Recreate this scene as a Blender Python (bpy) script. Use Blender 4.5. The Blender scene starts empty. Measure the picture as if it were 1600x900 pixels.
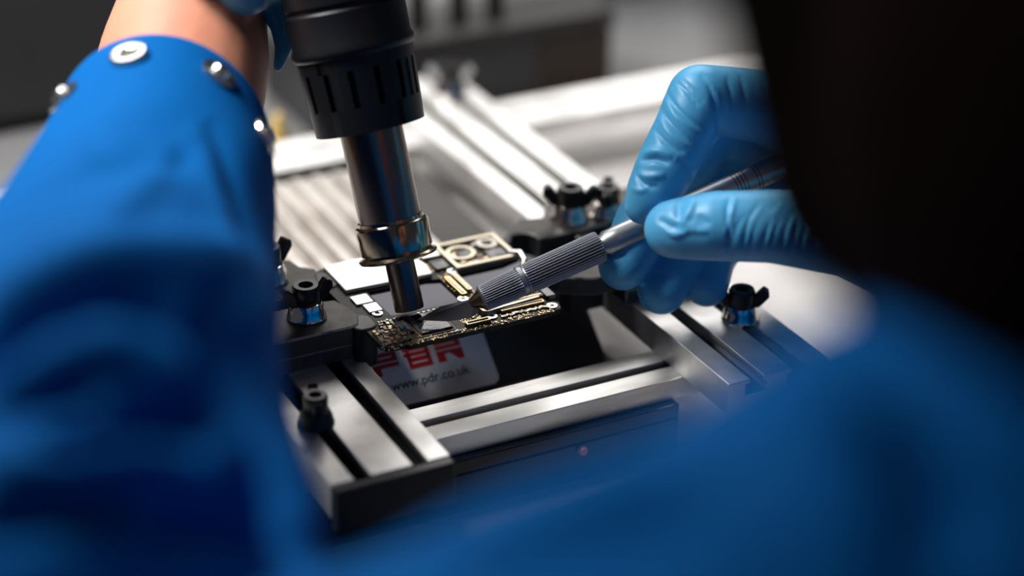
import bpy, bmesh, math, random
import numpy as np
from mathutils import Vector, Matrix
random.seed(7)
S = 0.001
# ------------------------------------------------------------------ camera (all lengths in mm, scaled to metres)
F = 3171.15
YAW, PIT, ROLL = math.radians(27.19), math.radians(27.203), math.radians(-0.615)
fw = np.array([math.sin(YAW)*math.cos(PIT), math.cos(YAW)*math.cos(PIT), -math.sin(PIT)])
rt = np.array([math.cos(YAW), -math.sin(YAW), 0.0])
dn = np.cross(fw, rt)
RT = math.cos(ROLL)*rt + math.sin(ROLL)*dn
DN = -math.sin(ROLL)*rt + math.cos(ROLL)*dn
def ray(px, py):
    return RT*((px-800)/F) + DN*((py-450)/F) + fw
CAM = np.array([0, 0, 32.0]) - 580*ray(700, 500)
def at(px, py, z):
    d = ray(px, py); return CAM + d*(z-CAM[2])/d[2]
def dep(px, py, t):
    return CAM + t*ray(px, py)
def proj(P):
    V = P - CAM
    z = V@fw
    return (V@RT)/z*F+800, (V@DN)/z*F+450, z

sc = bpy.context.scene
cd = bpy.data.cameras.new('camera'); cam = bpy.data.objects.new('camera', cd)
sc.collection.objects.link(cam); sc.camera = cam
m = Matrix.Identity(4)
for i in range(3):
    m[i][0] = RT[i]; m[i][1] = -DN[i]; m[i][2] = -fw[i]; m[i][3] = CAM[i]*S
cam.matrix_world = m
cd.sensor_width = 36; cd.lens = F*36/1600; cd.clip_start = 0.02; cd.clip_end = 50
cd.dof.use_dof = True; cd.dof.focus_distance = 0.578; cd.dof.aperture_fstop = 3.7

# ------------------------------------------------------------------ world, lights, exposure
w = bpy.data.worlds.new('world'); sc.world = w; w.use_nodes = True
w.node_tree.nodes['Background'].inputs[0].default_value = (0.55, 0.62, 0.75, 1)
w.node_tree.nodes['Background'].inputs[1].default_value = 0.08
def area(name, loc, target, sx, sy, power, col):
    l = bpy.data.lights.new(name, 'AREA'); l.shape = 'RECTANGLE'; l.size = sx; l.size_y = sy
    l.energy = power; l.color = col
    o = bpy.data.objects.new(name, l); sc.collection.objects.link(o)
    o.location = loc
    o.rotation_euler = (Vector(target)-Vector(loc)).to_track_quat('-Z', 'Y').to_euler()
    return o
area('added_back_light', (0.70, 2.0, 1.70), (0, 0, 0), 2.4, 1.5, 48, (1.0, 0.97, 0.94))  # unseen light added behind the bench so the rails reflect white
area('ceiling_panel', (-0.6, 0.75, 1.35), (-0.05, 0, 0.05), 0.55, 0.55, 5, (0.93, 0.96, 1.0))
area('bench_lamp', (-0.25, 0.19, 0.52), (0.02, 0.05, 0.04), 0.2, 0.2, 1.9, (1.0, 0.97, 0.93)).data.spread = math.radians(95)
sc.view_settings.view_transform = 'Standard'; sc.view_settings.look = 'None'
sc.view_settings.exposure = 0.0; sc.view_settings.gamma = 1.0
try: sc.view_settings.use_curve_mapping = False
except Exception: pass

# ------------------------------------------------------------------ materials
def mat(name, col, rough=0.5, metal=0.0, spec=0.5, noise=None, bump=None, coat=0.0, sheen=0.0, sss=0.0, aniso=0.0):
    mt = bpy.data.materials.new(name); mt.use_nodes = True
    nt = mt.node_tree; b = nt.nodes['Principled BSDF']
    b.inputs['Base Color'].default_value = (*col, 1)
    b.inputs['Roughness'].default_value = rough
    b.inputs['Metallic'].default_value = metal
    b.inputs['Specular IOR Level'].default_value = spec
    b.inputs['Coat Weight'].default_value = coat
    b.inputs['Sheen Weight'].default_value = sheen
    b.inputs['Subsurface Weight'].default_value = sss
    b.inputs['Subsurface Radius'].default_value = (0.004, 0.0015, 0.0008)
    if aniso: b.inputs['Anisotropic'].default_value = aniso
    tc = nt.nodes.new('ShaderNodeTexCoord')
    def noi(scale, detail=4, stretch=(1, 1, 1)):
        mp = nt.nodes.new('ShaderNodeMapping'); mp.inputs['Scale'].default_value = stretch
        nt.links.new(tc.outputs['Object'], mp.inputs['Vector'])
        n = nt.nodes.new('ShaderNodeTexNoise'); n.inputs['Scale'].default_value = scale; n.inputs['Detail'].default_value = detail
        nt.links.new(mp.outputs['Vector'], n.inputs['Vector']); return n
    if noise:                                   # (scale, second colour, low, high[, stretch])
        n = noi(noise[0], 5, noise[4] if len(noise) > 4 else (1, 1, 1))
        r = nt.nodes.new('ShaderNodeMapRange'); r.inputs[1].default_value = noise[2]; r.inputs[2].default_value = noise[3]
        nt.links.new(n.outputs['Fac'], r.inputs[0])
        mx = nt.nodes.new('ShaderNodeMix'); mx.data_type = 'RGBA'
        mx.inputs[6].default_value = (*col, 1); mx.inputs[7].default_value = (*noise[1], 1)
        nt.links.new(r.outputs[0], mx.inputs[0]); nt.links.new(mx.outputs[2], b.inputs['Base Color'])
    if bump:                                    # (scale, strength, distance_m[, stretch])
        n = noi(bump[0], 3, bump[3] if len(bump) > 3 else (1, 1, 1))
        bp = nt.nodes.new('ShaderNodeBump'); bp.inputs['Strength'].default_value = bump[1]; bp.inputs['Distance'].default_value = bump[2]
        nt.links.new(n.outputs['Fac'], bp.inputs['Height']); nt.links.new(bp.outputs['Normal'], b.inputs['Normal'])
    return mt
M = {}
M['alu'] = mat('brushed_aluminium', (0.90, 0.89, 0.88), 0.5, 1.0, noise=(60, (0.60, 0.59, 0.57), 0.45, 0.75), bump=(900, 0.12, 0.0002, (1, 0.05, 1)))
M['alu_worn'] = mat('worn_aluminium', (0.90, 0.89, 0.87), 0.46, 1.0, noise=(90, (0.42, 0.41, 0.38), 0.48, 0.7, (0.15, 1, 1)), bump=(700, 0.2, 0.0003, (0.1, 1, 1)))
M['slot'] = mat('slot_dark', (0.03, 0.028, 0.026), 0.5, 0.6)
M['blackp'] = mat('black_plastic', (0.012, 0.012, 0.013), 0.38, 0.0)
M['clamp'] = mat('anodised_black', (0.050, 0.046, 0.044), 0.5, 0.35, noise=(250, (0.085, 0.078, 0.072), 0.4, 0.7), bump=(1500, 0.2, 0.0002))
M['edge'] = mat('worn_edge', (0.42, 0.40, 0.38), 0.5, 0.3, noise=(220, (0.10, 0.095, 0.09), 0.5, 0.62))
M['knob'] = mat('black_knob', (0.012, 0.011, 0.011), 0.33, 0.0)
M['chrome'] = mat('chrome', (0.75, 0.70, 0.66), 0.12, 1.0)
M['snap'] = mat('snap_metal', (0.86, 0.85, 0.83), 0.2, 1.0)
M['tube'] = mat('heat_tinted_steel', (0.20, 0.15, 0.12), 0.27, 1.0, noise=(30, (0.15, 0.14, 0.16), 0.4, 0.7))
M['collar'] = mat('heat_tinted_collar', (0.50, 0.39, 0.26), 0.16, 1.0, noise=(80, (0.24, 0.22, 0.20), 0.4, 0.65))
M['gun'] = mat('gun_plastic', (0.006, 0.0075, 0.010), 0.42, 0.0, 0.3)
M['base'] = mat('black_base', (0.012, 0.012, 0.014), 0.22)
M['house'] = mat('heater_housing', (0.020, 0.019, 0.020), 0.42, 0.0, 0.3, noise=(40, (0.035, 0.033, 0.034), 0.4, 0.7))
M['glass'] = mat('grey_plate', (0.11, 0.11, 0.13), 0.42, 0.5)
M['rib'] = mat('reflector_metal', (0.66, 0.62, 0.58), 0.42, 0.85, noise=(25, (0.40, 0.36, 0.33), 0.5, 0.7))
M['sticker'] = mat('sticker_white', (0.88, 0.88, 0.90), 0.4, noise=(60, (0.66, 0.60, 0.50), 0.52, 0.72))
M['red'] = mat('print_red', (0.60, 0.02, 0.018), 0.45)
M['ink'] = mat('print_black', (0.05, 0.05, 0.045), 0.5)
M['pcb'] = mat('pcb_black', (0.008, 0.009, 0.007), 0.45, 0.0, 0.25, noise=(900, (0.03, 0.028, 0.02), 0.5, 0.6))
M['pcbedge'] = mat('pcb_edge', (0.10, 0.08, 0.03), 0.4)
M['gold'] = mat('gold_contact', (0.75, 0.53, 0.28), 0.25, 1.0)
M['cream'] = mat('tinned_frame', (0.66, 0.59, 0.45), 0.36, 0.9)
M['shield'] = mat('shield_can', (0.90, 0.88, 0.84), 0.36, 0.9, bump=(300, 0.15, 0.0002))
M['chip'] = mat('chip_black', (0.012, 0.016, 0.018), 0.14, 0.0, noise=(260, (0.16, 0.19, 0.21), 0.5, 0.66, (1, .5, 1)), bump=(260, 0.5, 0.0004))
M['cap'] = mat('capacitor_brown', (0.20, 0.125, 0.085), 0.35, 0.2)
M['solder'] = mat('solder', (0.42, 0.39, 0.35), 0.3, 1.0)
M['res'] = mat('resistor_dark', (0.03, 0.03, 0.03), 0.3)
M['steelpen'] = mat('knife_aluminium', (0.36, 0.38, 0.43), 0.42, 1.0)
M['penshaft'] = mat('knife_shaft', (0.46, 0.47, 0.49), 0.40, 1.0)
M['brass'] = mat('brass_collet', (0.20, 0.15, 0.09), 0.28, 1.0)
M['blade'] = mat('blade_steel', (0.07, 0.07, 0.085), 0.42, 0.6)
M['glove'] = mat('nitrile_blue', (0.075, 0.37, 0.66), 0.4, 0.0, 0.4, bump=(2600, 0.16, 0.0003))
M['coat'] = mat('coat_blue', (0.0003, 0.086, 0.30), 0.8, 0.0, 0.05, bump=(1800, 0.15, 0.0003))
M['skin'] = mat('skin', (0.53, 0.23, 0.145), 0.5, 0.0, 0.4, noise=(35, (0.52, 0.20, 0.13), 0.45, 0.7), sss=0.1, bump=(700, 0.1, 0.0003))
M['hair'] = mat('dark_hair', (0.006, 0.0022, 0.0015), 0.95, 0.0, 0.04, bump=(200, 0.5, 0.001, (1, 1, 0.1)))
M['desk'] = mat('desk_top', (0.26, 0.26, 0.27), 0.5, noise=(12, (0.20, 0.20, 0.20), 0.45, 0.6))
M['mat'] = mat('bench_mat', (0.58, 0.555, 0.54), 0.45, noise=(14, (0.48, 0.46, 0.45), 0.5, 0.65))
M['wall'] = mat('wall_paint', (0.26, 0.225, 0.205), 0.8)
M['case'] = mat('case_dark', (0.055, 0.055, 0.058), 0.55, noise=(8, (0.04, 0.04, 0.042), 0.4, 0.7))
M['tray'] = mat('tray_grey', (0.055, 0.053, 0.052), 0.6, 0.0, 0.25)
M['brown'] = mat('brown_panel', (0.035, 0.020, 0.014), 0.6)
M['yellow'] = mat('yellow_plastic', (0.75, 0.52, 0.16), 0.4)
M['lamp'] = mat('indicator_lens', (0.8, 0.30, 0.22), 0.25)
M['floor'] = mat('floor_vinyl', (0.12, 0.12, 0.12), 0.6)

# ------------------------------------------------------------------ helpers
C = sc.collection
WL = {}
def V3(p): return Vector((float(p[0]), float(p[1]), float(p[2])))
def thing(name, label, cat, loc=(0, 0, 0), group=None):
    o = bpy.data.objects.new(name, None); o.empty_display_size = 0.01; C.objects.link(o)
    o.location = V3(loc)*S; WL[o.name] = V3(loc)
    o['label'] = label; o['category'] = cat
    if group: o['group'] = group
    return o
def tag(o, label, cat, group=None):
    o['label'] = label; o['category'] = cat
    if group: o['group'] = group
    return o
def obj(name, bm, mt, parent=None, loc=None, smooth=False, bevel=0, label=None, kind=None, local=False):
    """bm is in world mm; becomes one mesh object with its origin at its parent's (or loc)"""
    me = bpy.data.meshes.new(name)
    if isinstance(bm, bmesh.types.BMesh):
        bmesh.ops.recalc_face_normals(bm, faces=bm.faces)
        org = WL[parent.name] if parent else (V3(loc) if loc is not None else Vector((0, 0, 0)))
        if local: org = Vector((0, 0, 0))
        bm.transform(Matrix.Scale(S, 4) @ Matrix.Translation(-org)); bm.to_mesh(me); bm.free()
    o = bpy.data.objects.new(name, me); C.objects.link(o)
    me.materials.append(M[mt] if isinstance(mt, str) else mt)
    if parent: o.parent = parent; WL[o.name] = WL[parent.name].copy()
    else:
        l = V3(loc) if loc is not None else Vector((0, 0, 0)); o.location = l*S; WL[o.name] = l
    if smooth:
        for p in me.polygons: p.use_smooth = True
        if smooth != 'all':
            me.update()
            try: me.set_sharp_from_angle(angle=math.radians(38))
            except Exception: pass
    if bevel:
        b = o.modifiers.new('bevel', 'BEVEL'); b.width = bevel*S; b.segments = 2; b.limit_method = 'ANGLE'; b.angle_limit = math.radians(40)
    if bevel and mt == 'clamp':
        me.materials.append(M['edge']); b.material = 1; b.segments = 1
    if label: o['label'] = label
    if kind: o['kind'] = kind
    return o
def box(bm, x0, x1, y0, y1, z0, z1, mtx=None):
    vs = [bm.verts.new((x, y, z)) for z in (z0, z1) for y in (y0, y1) for x in (x0, x1)]
    if mtx is not None:
        for v in vs: v.co = mtx @ v.co
    for f in ((0, 1, 3, 2), (4, 6, 7, 5), (0, 4, 5, 1), (2, 3, 7, 6), (0, 2, 6, 4), (1, 5, 7, 3)):
        bm.faces.new([vs[i] for i in f])
    return bm
def boxes(*bs):
    bm = bmesh.new()
    for b in bs: box(bm, *b)
    return bm
def prism(pts, z0, z1, bm=None, mtx=None):
    bm = bm or bmesh.new()
    a = [bm.verts.new((x, y, z0)) for x, y in pts]; b = [bm.verts.new((x, y, z1)) for x, y in pts]
    if mtx is not None:
        for v in a+b: v.co = mtx @ v.co
    bm.faces.new(a[::-1]); bm.faces.new(b)
    n = len(pts)
    for i in range(n): bm.faces.new((a[i], a[(i+1) % n], b[(i+1) % n], b[i]))
    return bm
def frame_of(p0, p1):
    d = (V3(p1)-V3(p0)).normalized(); return Matrix.Translation(V3(p0)) @ d.to_track_quat('Z', 'Y').to_matrix().to_4x4()
def lathe(prof, n=48, mtx=None, bm=None, flute=0, fdepth=0, frange=None):
    """prof: list of (r, z); closed rings, ends on the axis if r == 0"""
    bm = bm or bmesh.new(); rings = []
    for r, z in prof:
        if r <= 1e-6: rings.append([bm.verts.new((0, 0, z))]); continue
        ring = []
        for k in range(n):
            a = 2*math.pi*k/n; rr = r
            if flute and frange and frange[0] <= z <= frange[1]:
                rr = r - fdepth*(0.5-0.5*math.cos(a*flute))**2.2
            ring.append(bm.verts.new((rr*math.cos(a), rr*math.sin(a), z)))
        rings.append(ring)
    for a, b in zip(rings, rings[1:]):
        for k in range(n):
            k2 = (k+1) % n
            if len(a) == 1 and len(b) == 1: continue
            if len(a) == 1: bm.faces.new((a[0], b[k2], b[k]))
            elif len(b) == 1: bm.faces.new((a[k], a[k2], b[0]))
            else: bm.faces.new((a[k], a[k2], b[k2], b[k]))
    for ring, pr in ((rings[0], prof[0]), (rings[-1], prof[-1])):
        if len(ring) > 1: bm.faces.new(ring)
    if mtx is not None: bmesh.ops.transform(bm, matrix=mtx, verts=[v for r in rings for v in r])
    return bm
def capsules(bm, pts, seg=20):
    """pts: list of (vec, radius) ; spheres joined by cones"""
    for p, r in pts:
        bmesh.ops.create_uvsphere(bm, u_segments=seg, v_segments=seg//2+2, radius=r, matrix=Matrix.Translation(V3(p)))
    for (p, r), (q, s) in zip(pts, pts[1:]):
        d = V3(q)-V3(p); L = d.length
        if L < 1e-3: continue
        # tangent cone between the two spheres
        sn = max(-0.95, min(0.95, (r-s)/L)); cs = math.sqrt(1-sn*sn)
        lathe([(r*cs, r*sn), (s*cs, L+s*sn)], seg, frame_of(p, q), bm)
def ellipsoid(bm, c, rx, ry, rz, R=None, seg=28):
    mt = Matrix.Translation(V3(c)) @ (R if R is not None else Matrix.Identity(4)) @ Matrix.Diagonal((rx, ry, rz, 1))
    bmesh.ops.create_uvsphere(bm, u_segments=seg, v_segments=seg//2+2, radius=1, matrix=mt)
def fused(bm, voxel, smooth_it=6, sfac=0.5):
    """one continuous surface out of overlapping shapes (mm in, mm bmesh out)"""
    me = bpy.data.meshes.new('tmp'); bmesh.ops.recalc_face_normals(bm, faces=bm.faces); bm.to_mesh(me); bm.free()
    o = bpy.data.objects.new('tmp', me); C.objects.link(o)
    r = o.modifiers.new('r', 'REMESH'); r.mode = 'VOXEL'; r.voxel_size = voxel; r.adaptivity = 0
    s = o.modifiers.new('s', 'SMOOTH'); s.iterations = smooth_it; s.factor = sfac
    dg = bpy.context.evaluated_depsgraph_get(); dg.update()
    e = bpy.data.meshes.new_from_object(o.evaluated_get(dg))
    bpy.data.objects.remove(o); bpy.data.meshes.remove(me)
    b2 = bmesh.new(); b2.from_mesh(e); bpy.data.meshes.remove(e)
    return b2
def seg_dist(px, py, line):
    best = np.full(px.shape, 1e9); bs = np.zeros(px.shape)
    L = [math.hypot(b[0]-a[0], b[1]-a[1]) for a, b in zip(line, line[1:])]; T = sum(L); acc = 0
    for (a, b), l in zip(zip(line, line[1:]), L):
        t = np.clip(((px-a[0])*(b[0]-a[0])+(py-a[1])*(b[1]-a[1]))/(l*l), 0, 1)
        d = np.hypot(px-(a[0]+t*(b[0]-a[0])), py-(a[1]+t*(b[1]-a[1])))
        s = (acc+t*l)/T; m_ = d < best; best[m_] = d[m_]; bs[m_] = s[m_]; acc += l
    return best, bs
def smooth_line(pts, n=6):
    out = []
    P = [pts[0]]+list(pts)+[pts[-1]]
    for i in range(1, len(P)-2):
        p0, p1, p2, p3 = [np.array(q, float) for q in P[i-1:i+3]]
        for k in range(n):
            t = k/n
            out.append(tuple(0.5*((2*p1)+(-p0+p2)*t+(2*p0-5*p1+4*p2-p3)*t*t+(-p0+3*p1-3*p2+p3)*t**3)))
    out.append(tuple(pts[-1])); return out
def folds(bm, fl):
    """press creases (negative) and raise ridges (positive, mm) into a surface; fl: (polyline, width px, amp mm, near, far)"""
    bm.normal_update()
    co = np.array([v.co[:] for v in bm.verts]); no = np.array([v.normal[:] for v in bm.verts])
    x, y, z = proj(co)
    view = CAM-co; view /= np.linalg.norm(view, axis=1)[:, None]
    face = np.clip((no*view).sum(1)*3+0.3, 0, 1)
    disp = np.zeros(len(co))
    for line, wd, amp, zn, zf in fl:
        line = smooth_line(line)
        d, s = seg_dist(x, y, line)
        tp = np.clip(np.sin(np.pi*s), 0, 1)**0.6
        disp += amp*np.exp(-(d/wd)**2)*tp*((z > zn) & (z < zf))
    co = co+no*(disp*face)[:, None]
    for v, c in zip(bm.verts, co): v.co = c
    return bm
def copy_tree(o, loc, rotz=None, label=None, group=None):
    r = o.copy(); C.objects.link(r); r.location = V3(loc)*S
    if rotz is not None: r.rotation_euler = (0, 0, rotz)
    if label: r['label'] = label
    for ch in list(o.children):
        c = ch.copy(); C.objects.link(c); c.parent = r
        for g in list(ch.children):
            d = g.copy(); C.objects.link(d); d.parent = c
    return r

# ------------------------------------------------------------------ the setting
o = obj('floor', boxes((-2500, 2500, -2500, 2500, -770, -752)), 'floor', kind='structure')
o = obj('wall_back', boxes((-2500, 2500, 2300, 2320, -752, 2400)), 'wall', kind='structure')
# workbench
wb = thing('workbench', 'grey workbench carrying the circuit board holder', 'workbench', (0, 200, -752))
obj('tabletop', boxes((-700, 800, -105, 610, -40, -12)), 'desk', wb, bevel=2)
for x in (-660, 760):
    for y in (-70, 570):
        obj('leg', boxes((x-20, x+20, y-20, y+20, -752, -40)), 'case', wb)
o = obj('bench_mat', boxes((62, 560, -90, 222, -12, -10.5)), 'mat', loc=(300, 70, -12), bevel=0.5)
tag(o, 'pale grey bench mat spread on the workbench right of the board holder', 'mat')

# ------------------------------------------------------------------ rework heater under the holder
ht = thing('preheater', 'black board preheater unit with sloped front and ribbed reflector under the rails', 'heater', (0, 60, -12))
obj('base', boxes((-80, 60, -31, 196, -12, 0.5)), 'base', ht, bevel=0.4)
obj('rail_ledge', boxes((-80, 60, -30.9, -9.5, 0.5, 5.1)), 'base', ht, bevel=0.4)
obj('rail_ledge', boxes((-80, 60, 160, 190, 0.5, 5.1)), 'base', ht, bevel=0.4)
# housing, side profile extruded along X
prof = [(8, 0.5), (26.5, 17), (60, 17), (60, 9), (156, 9), (156, 0.5)]
bm = bmesh.new(); a = [bm.verts.new((-55, y, z)) for y, z in prof]; b = [bm.verts.new((58, y, z)) for y, z in prof]
bm.faces.new(a); bm.faces.new(b[::-1])
for i in range(6): bm.faces.new((a[i], b[i], b[(i+1) % 6], a[(i+1) % 6]))
obj('housing', bm, 'house', ht, bevel=0.6)
obj('top_plate', boxes((-40, 52, 28, 60, 17, 17.6)), 'glass', ht)
obj('tray', boxes((-52, 38, 60.5, 155, 9, 9.8)), 'rib', ht)
obj('rail_shade_plate', boxes((38.5, 57, 60.5, 155, 9, 9.6)), 'tray', ht)  # dark plate: the right rail's shade and the black gap put into its colour
for k in range(11):                                  # half-round ribs of the reflector
    x = -50+k*7.8
    bm = lathe([(0, 0), (2.7, 0.3), (2.9, 2), (2.9, 88), (2.7, 90), (0, 90.3)], 20, frame_of((x, 62, 9.9), (x, 160, 9.9)))
    obj('reflector_rib', bm, 'rib', ht, smooth=True)
o = obj('indicator_lamp', lathe([(0, 0), (1.5, 0), (1.5, 1), (1.1, 1.7), (0, 1.9)], 20, frame_of((27.5, -31, -1.6), (27.5, -40, -1.6))), 'lamp', ht, smooth=True)
# maker's sticker on the sloped front
sl = Vector((0, 18.5, 16.5)).normalized(); nrm = Vector((0, -sl.z, sl.y))
SM = Matrix(((1, 0, 0, 0), (0, sl.y, nrm.y, 8), (0, sl.z, nrm.z, 0.5), (0, 0, 0, 1)))   # local (x, up the slope, out)
def rounded(x0, x1, y0, y1, r, n=6):
    out = []
    for cx, cy, a0 in ((x1-r, y1-r, 0), (x0+r, y1-r, 90), (x0+r, y0+r, 180), (x1-r, y0+r, 270)):
        for k in range(n+1):
            t = math.radians(a0+90*k/n); out.append((cx+r*math.cos(t), cy+r*math.sin(t)))
    return out
st = obj('sticker', prism(rounded(-26, 21.6, 1.4, 23.5, 2.4), 0.02, 0.25, None, SM), 'sticker', ht, label='white sticker with red block letters')
def letters(polys, x0, w, y0, h):
    bm = bmesh.new()
    for pl in polys: prism([(x0+u*w, y0+v*h) for u, v in pl], 0.25, 0.34, bm, SM)
    return bm
R_ = lambda a, b, c, d: [(a, c), (b, c), (b, d), (a, d)]
P_ = [R_(0, 1, .80, 1), R_(0, 1, .56, .74), R_(.8, 1, .74, .80), R_(0, 1, .32, .50), R_(0, .28, 0, .32)]
D_ = [R_(0, 1, .80, 1), R_(0, .95, .56, .74), R_(.1, 1, .30, .50), R_(.1, 1, 0, .22), R_(.85, 1, .22, .8), R_(.1, .25, .22, .8)]
Rr = [R_(0, 1, .80, 1), R_(0, 1, .56, .74), R_(.8, 1, .74, .8), R_(0, 1, .34, .50), R_(0, .3, 0, .34), [(.5, .34), (1, .34), (1, 0), (.78, 0)]]
for pl, x0 in ((P_, -15.8), (D_, -5.4), (Rr, 4.9)):
    obj('red_letter', letters(pl, x0, 8.4, 11.6, 7.0), 'red', st)
def text_mesh(s, size, mtx, ext=0.03):
    cu = bpy.data.curves.new('t', 'FONT'); cu.body = s; cu.size = size; cu.extrude = ext; cu.offset = 0.04
    t = bpy.data.objects.new('t', cu); C.objects.link(t)
    dg = bpy.context.evaluated_depsgraph_get(); dg.update()
    me = bpy.data.meshes.new_from_object(t.evaluated_get(dg)); bpy.data.objects.remove(t)
    bm = bmesh.new(); bm.from_mesh(me); bm.transform(mtx); return bm
bm = text_mesh('www.pdr.co.uk', 4.1, SM @ Matrix.Translation((-12.2, 6.4, 0.30)))
obj('web_address', bm, 'ink', st)

# ------------------------------------------------------------------ rails
def slotted(x0, x1, y0, y1, z0, z1, slots, along='y', sw=4.6, sd=5.0):
    """extrusion profile with open T-slots"""
    pts = [(x0, z0), (x1, z0), (x1, z1)] if along == 'y' else [(y0, z0), (y1, z0), (y1, z1)]
    for s in sorted(slots, reverse=True):
        h = sw/2
        pts += [(s+h, z1), (s+h, z1-1.6), (s+h+1.4, z1-1.6), (s+h+1.4, z1-sd), (s-h-1.4, z1-sd), (s-h-1.4, z1-1.6), (s-h, z1-1.6), (s-h, z1)]
    pts.append((x0 if along == 'y' else y0, z1))
    bm = bmesh.new()
    if along == 'y':
        a = [bm.verts.new((p, y0, q)) for p, q in pts]; b = [bm.verts.new((p, y1, q)) for p, q in pts]
    else:
        a = [bm.verts.new((x0, p, q)) for p, q in pts]; b = [bm.verts.new((x1, p, q)) for p, q in pts]
    bm.faces.new(a); bm.faces.new(b[::-1]); n = len(pts)
    for i in range(n): bm.faces.new((a[i], b[i], b[(i+1) % n], a[(i+1) % n]))
    return bm
def rail(name, label, ext, slots, along, mt, caps=True, group=None, sw=4.6):
    x0, x1, y0, y1, z0, z1 = ext
    t = thing(name, label, 'rail', ((x0+x1)/2, (y0+y1)/2, z0), group)
    obj('profile', slotted(*ext, slots, along, sw), mt, t, bevel=0.25)
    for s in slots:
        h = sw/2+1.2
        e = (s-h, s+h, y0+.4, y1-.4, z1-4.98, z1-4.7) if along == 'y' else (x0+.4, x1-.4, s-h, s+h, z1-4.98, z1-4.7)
        obj('slot_floor_strip', boxes(e), 'slot', t)  # dark strip along the slot floor
    if caps:
        if along == 'y':
            for a, b in ((y0-3.5, y0), (y1, y1+3.5)): obj('end_cap', boxes((x0, x1, a, b, z0-3, z1-0.3)), 'blackp', t, bevel=0.6)
        else:
            for a, b in ((x0-3.5, x0), (x1, x1+3.5)): obj('end_cap', boxes((a, b, y0, y1, z0, z1-0.3)), 'blackp', t, bevel=0.6)
    return t
rail('slotted_rail', 'broad two-slot aluminium rail at the left beside the blue sleeve', (-57.8, -23.8, -51.5, 200, 12.1, 22), [-48.8, -32.3], 'y', 'alu')
rail('slotted_rail', 'broad two-slot aluminium rail on the right under the gloved hand', (62.3, 96.3, -52, 200, 12.1, 22), [71.8, 86.0], 'y', 'alu', caps=False)
rail('cross_rail', 'scuffed aluminium cross rail in front of the white sticker', (-62, 100, -28, -10, 5.2, 12), [-19], 'x', 'alu_worn', sw=3.4)
rail('cross_rail', 'aluminium cross rail at the back, behind the hot air gun', (-110, 260, 162, 186, 5.2, 12), [176], 'x', 'alu', sw=2.6)

# ------------------------------------------------------------------ thumb screws (local coordinates, z = 0 is what they stand on)
def thumb_screw(name, label, cat_parent, loc, rz, wings='black', group=None, scale=1.0, as_part=False, chrome=True):
    if as_part:
        t = bpy.data.objects.new(name, None); C.objects.link(t); t.parent = cat_parent
        t.location = (V3(loc)-WL[cat_parent.name])*S; WL[t.name] = V3(loc)
    else:
        t = thing(name, label, 'thumb screw', loc, group)
    t.rotation_euler = (0, 0, rz)
    k = scale
    def o_(n, bm, mt, sm=True, bev=0):
        return obj(n, bm, mt, t, smooth=sm, bevel=bev, local=True)
    o_('collar', lathe([(0, 0), (6.2*k, 0), (6.3*k, .8*k), (5.9*k, 1.4*k), (5.6*k, 3.4*k), (4.6*k, 5.4*k), (3.2*k, 6*k), (0, 6*k)], 32), 'chrome' if chrome else 'knob')
    o_('knob', lathe([(0, 5.0*k), (3.4*k, 4.6*k), (4.1*k, 5.6*k), (4.3*k, 10.2*k), (3.8*k, 11.2*k), (2.3*k, 11.2*k), (2.0*k, 10.7*k), (2.0*k, 8*k), (0, 8*k)], 32), 'knob')
    for s in (-1, 1):
        pts = [(3.4*k, 5.2*k), (5.6*k, 5.0*k), (8.8*k, 8.8*k), (8.6*k, 10.8*k), (6.8*k, 11.8*k), (4.0*k, 8.6*k)]
        bm = bmesh.new()
        a = [bm.verts.new((s*x, -1.7*k, z)) for x, z in pts]; b = [bm.verts.new((s*x, 1.7*k, z)) for x, z in pts]
        bm.faces.new(a); bm.faces.new(b[::-1])
        for i in range(len(pts)): bm.faces.new((a[i], b[i], b[(i+1) % len(pts)], a[(i+1) % len(pts)]))
        o_('wing', bm, 'knob' if wings == 'black' else 'snap', False, 0.5*k)
    return t
thumb_screw('thumb_screw', 'small black wing screw standing in the slot of the left rail', None, (-49.3, -21.0, 22), math.radians(75), scale=0.80, chrome=False)
thumb_screw('thumb_screw', 'black and chrome thumb screw on the right rail near the little finger', None, (86.3, -20.5, 22), math.radians(150), scale=0.92)
thumb_screw('thumb_screw', 'blurred thumb screw with silver wings far up the right rail', None, (86.5, 181, 22), math.radians(-27), wings='silver', scale=1.0)

# ------------------------------------------------------------------ clamps
def arc(cx, cy, r, a0, a1, n=7):
    return [(cx+r*math.cos(math.radians(a0+(a1-a0)*k/n)), cy+r*math.sin(math.radians(a0+(a1-a0)*k/n))) for k in range(n+1)]
cl = thing('board_clamp', 'black metal clamp on the left rail gripping the left side of the circuit board', 'clamp', (-40, 30, 22))
obj('saddle', boxes((-57.6, -26, 7.2, 58, 22.1, 27)), 'clamp', cl, bevel=0.45)
front = [(-57.8, 6.5), (-27, 6.5), (-24.6, 7.4), (-22.4, 12.4), (-23.2, 18.5), (-25.0, 24.0), (-30.5, 25.0), (-57.8, 25.0)]
obj('front_jaw', prism(front, 27.1, 33), 'clamp', cl, bevel=0.45)
rear = [(-57.8, 31), (-36, 31), (-28, 30), (-25, 33), (-24.2, 40), (-22.5, 45), (-26, 48.5), (-27, 54), (-33, 56), (-57.8, 57)]
obj('rear_jaw', prism(rear, 27.1, 33), 'clamp', cl, bevel=0.45)
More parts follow.
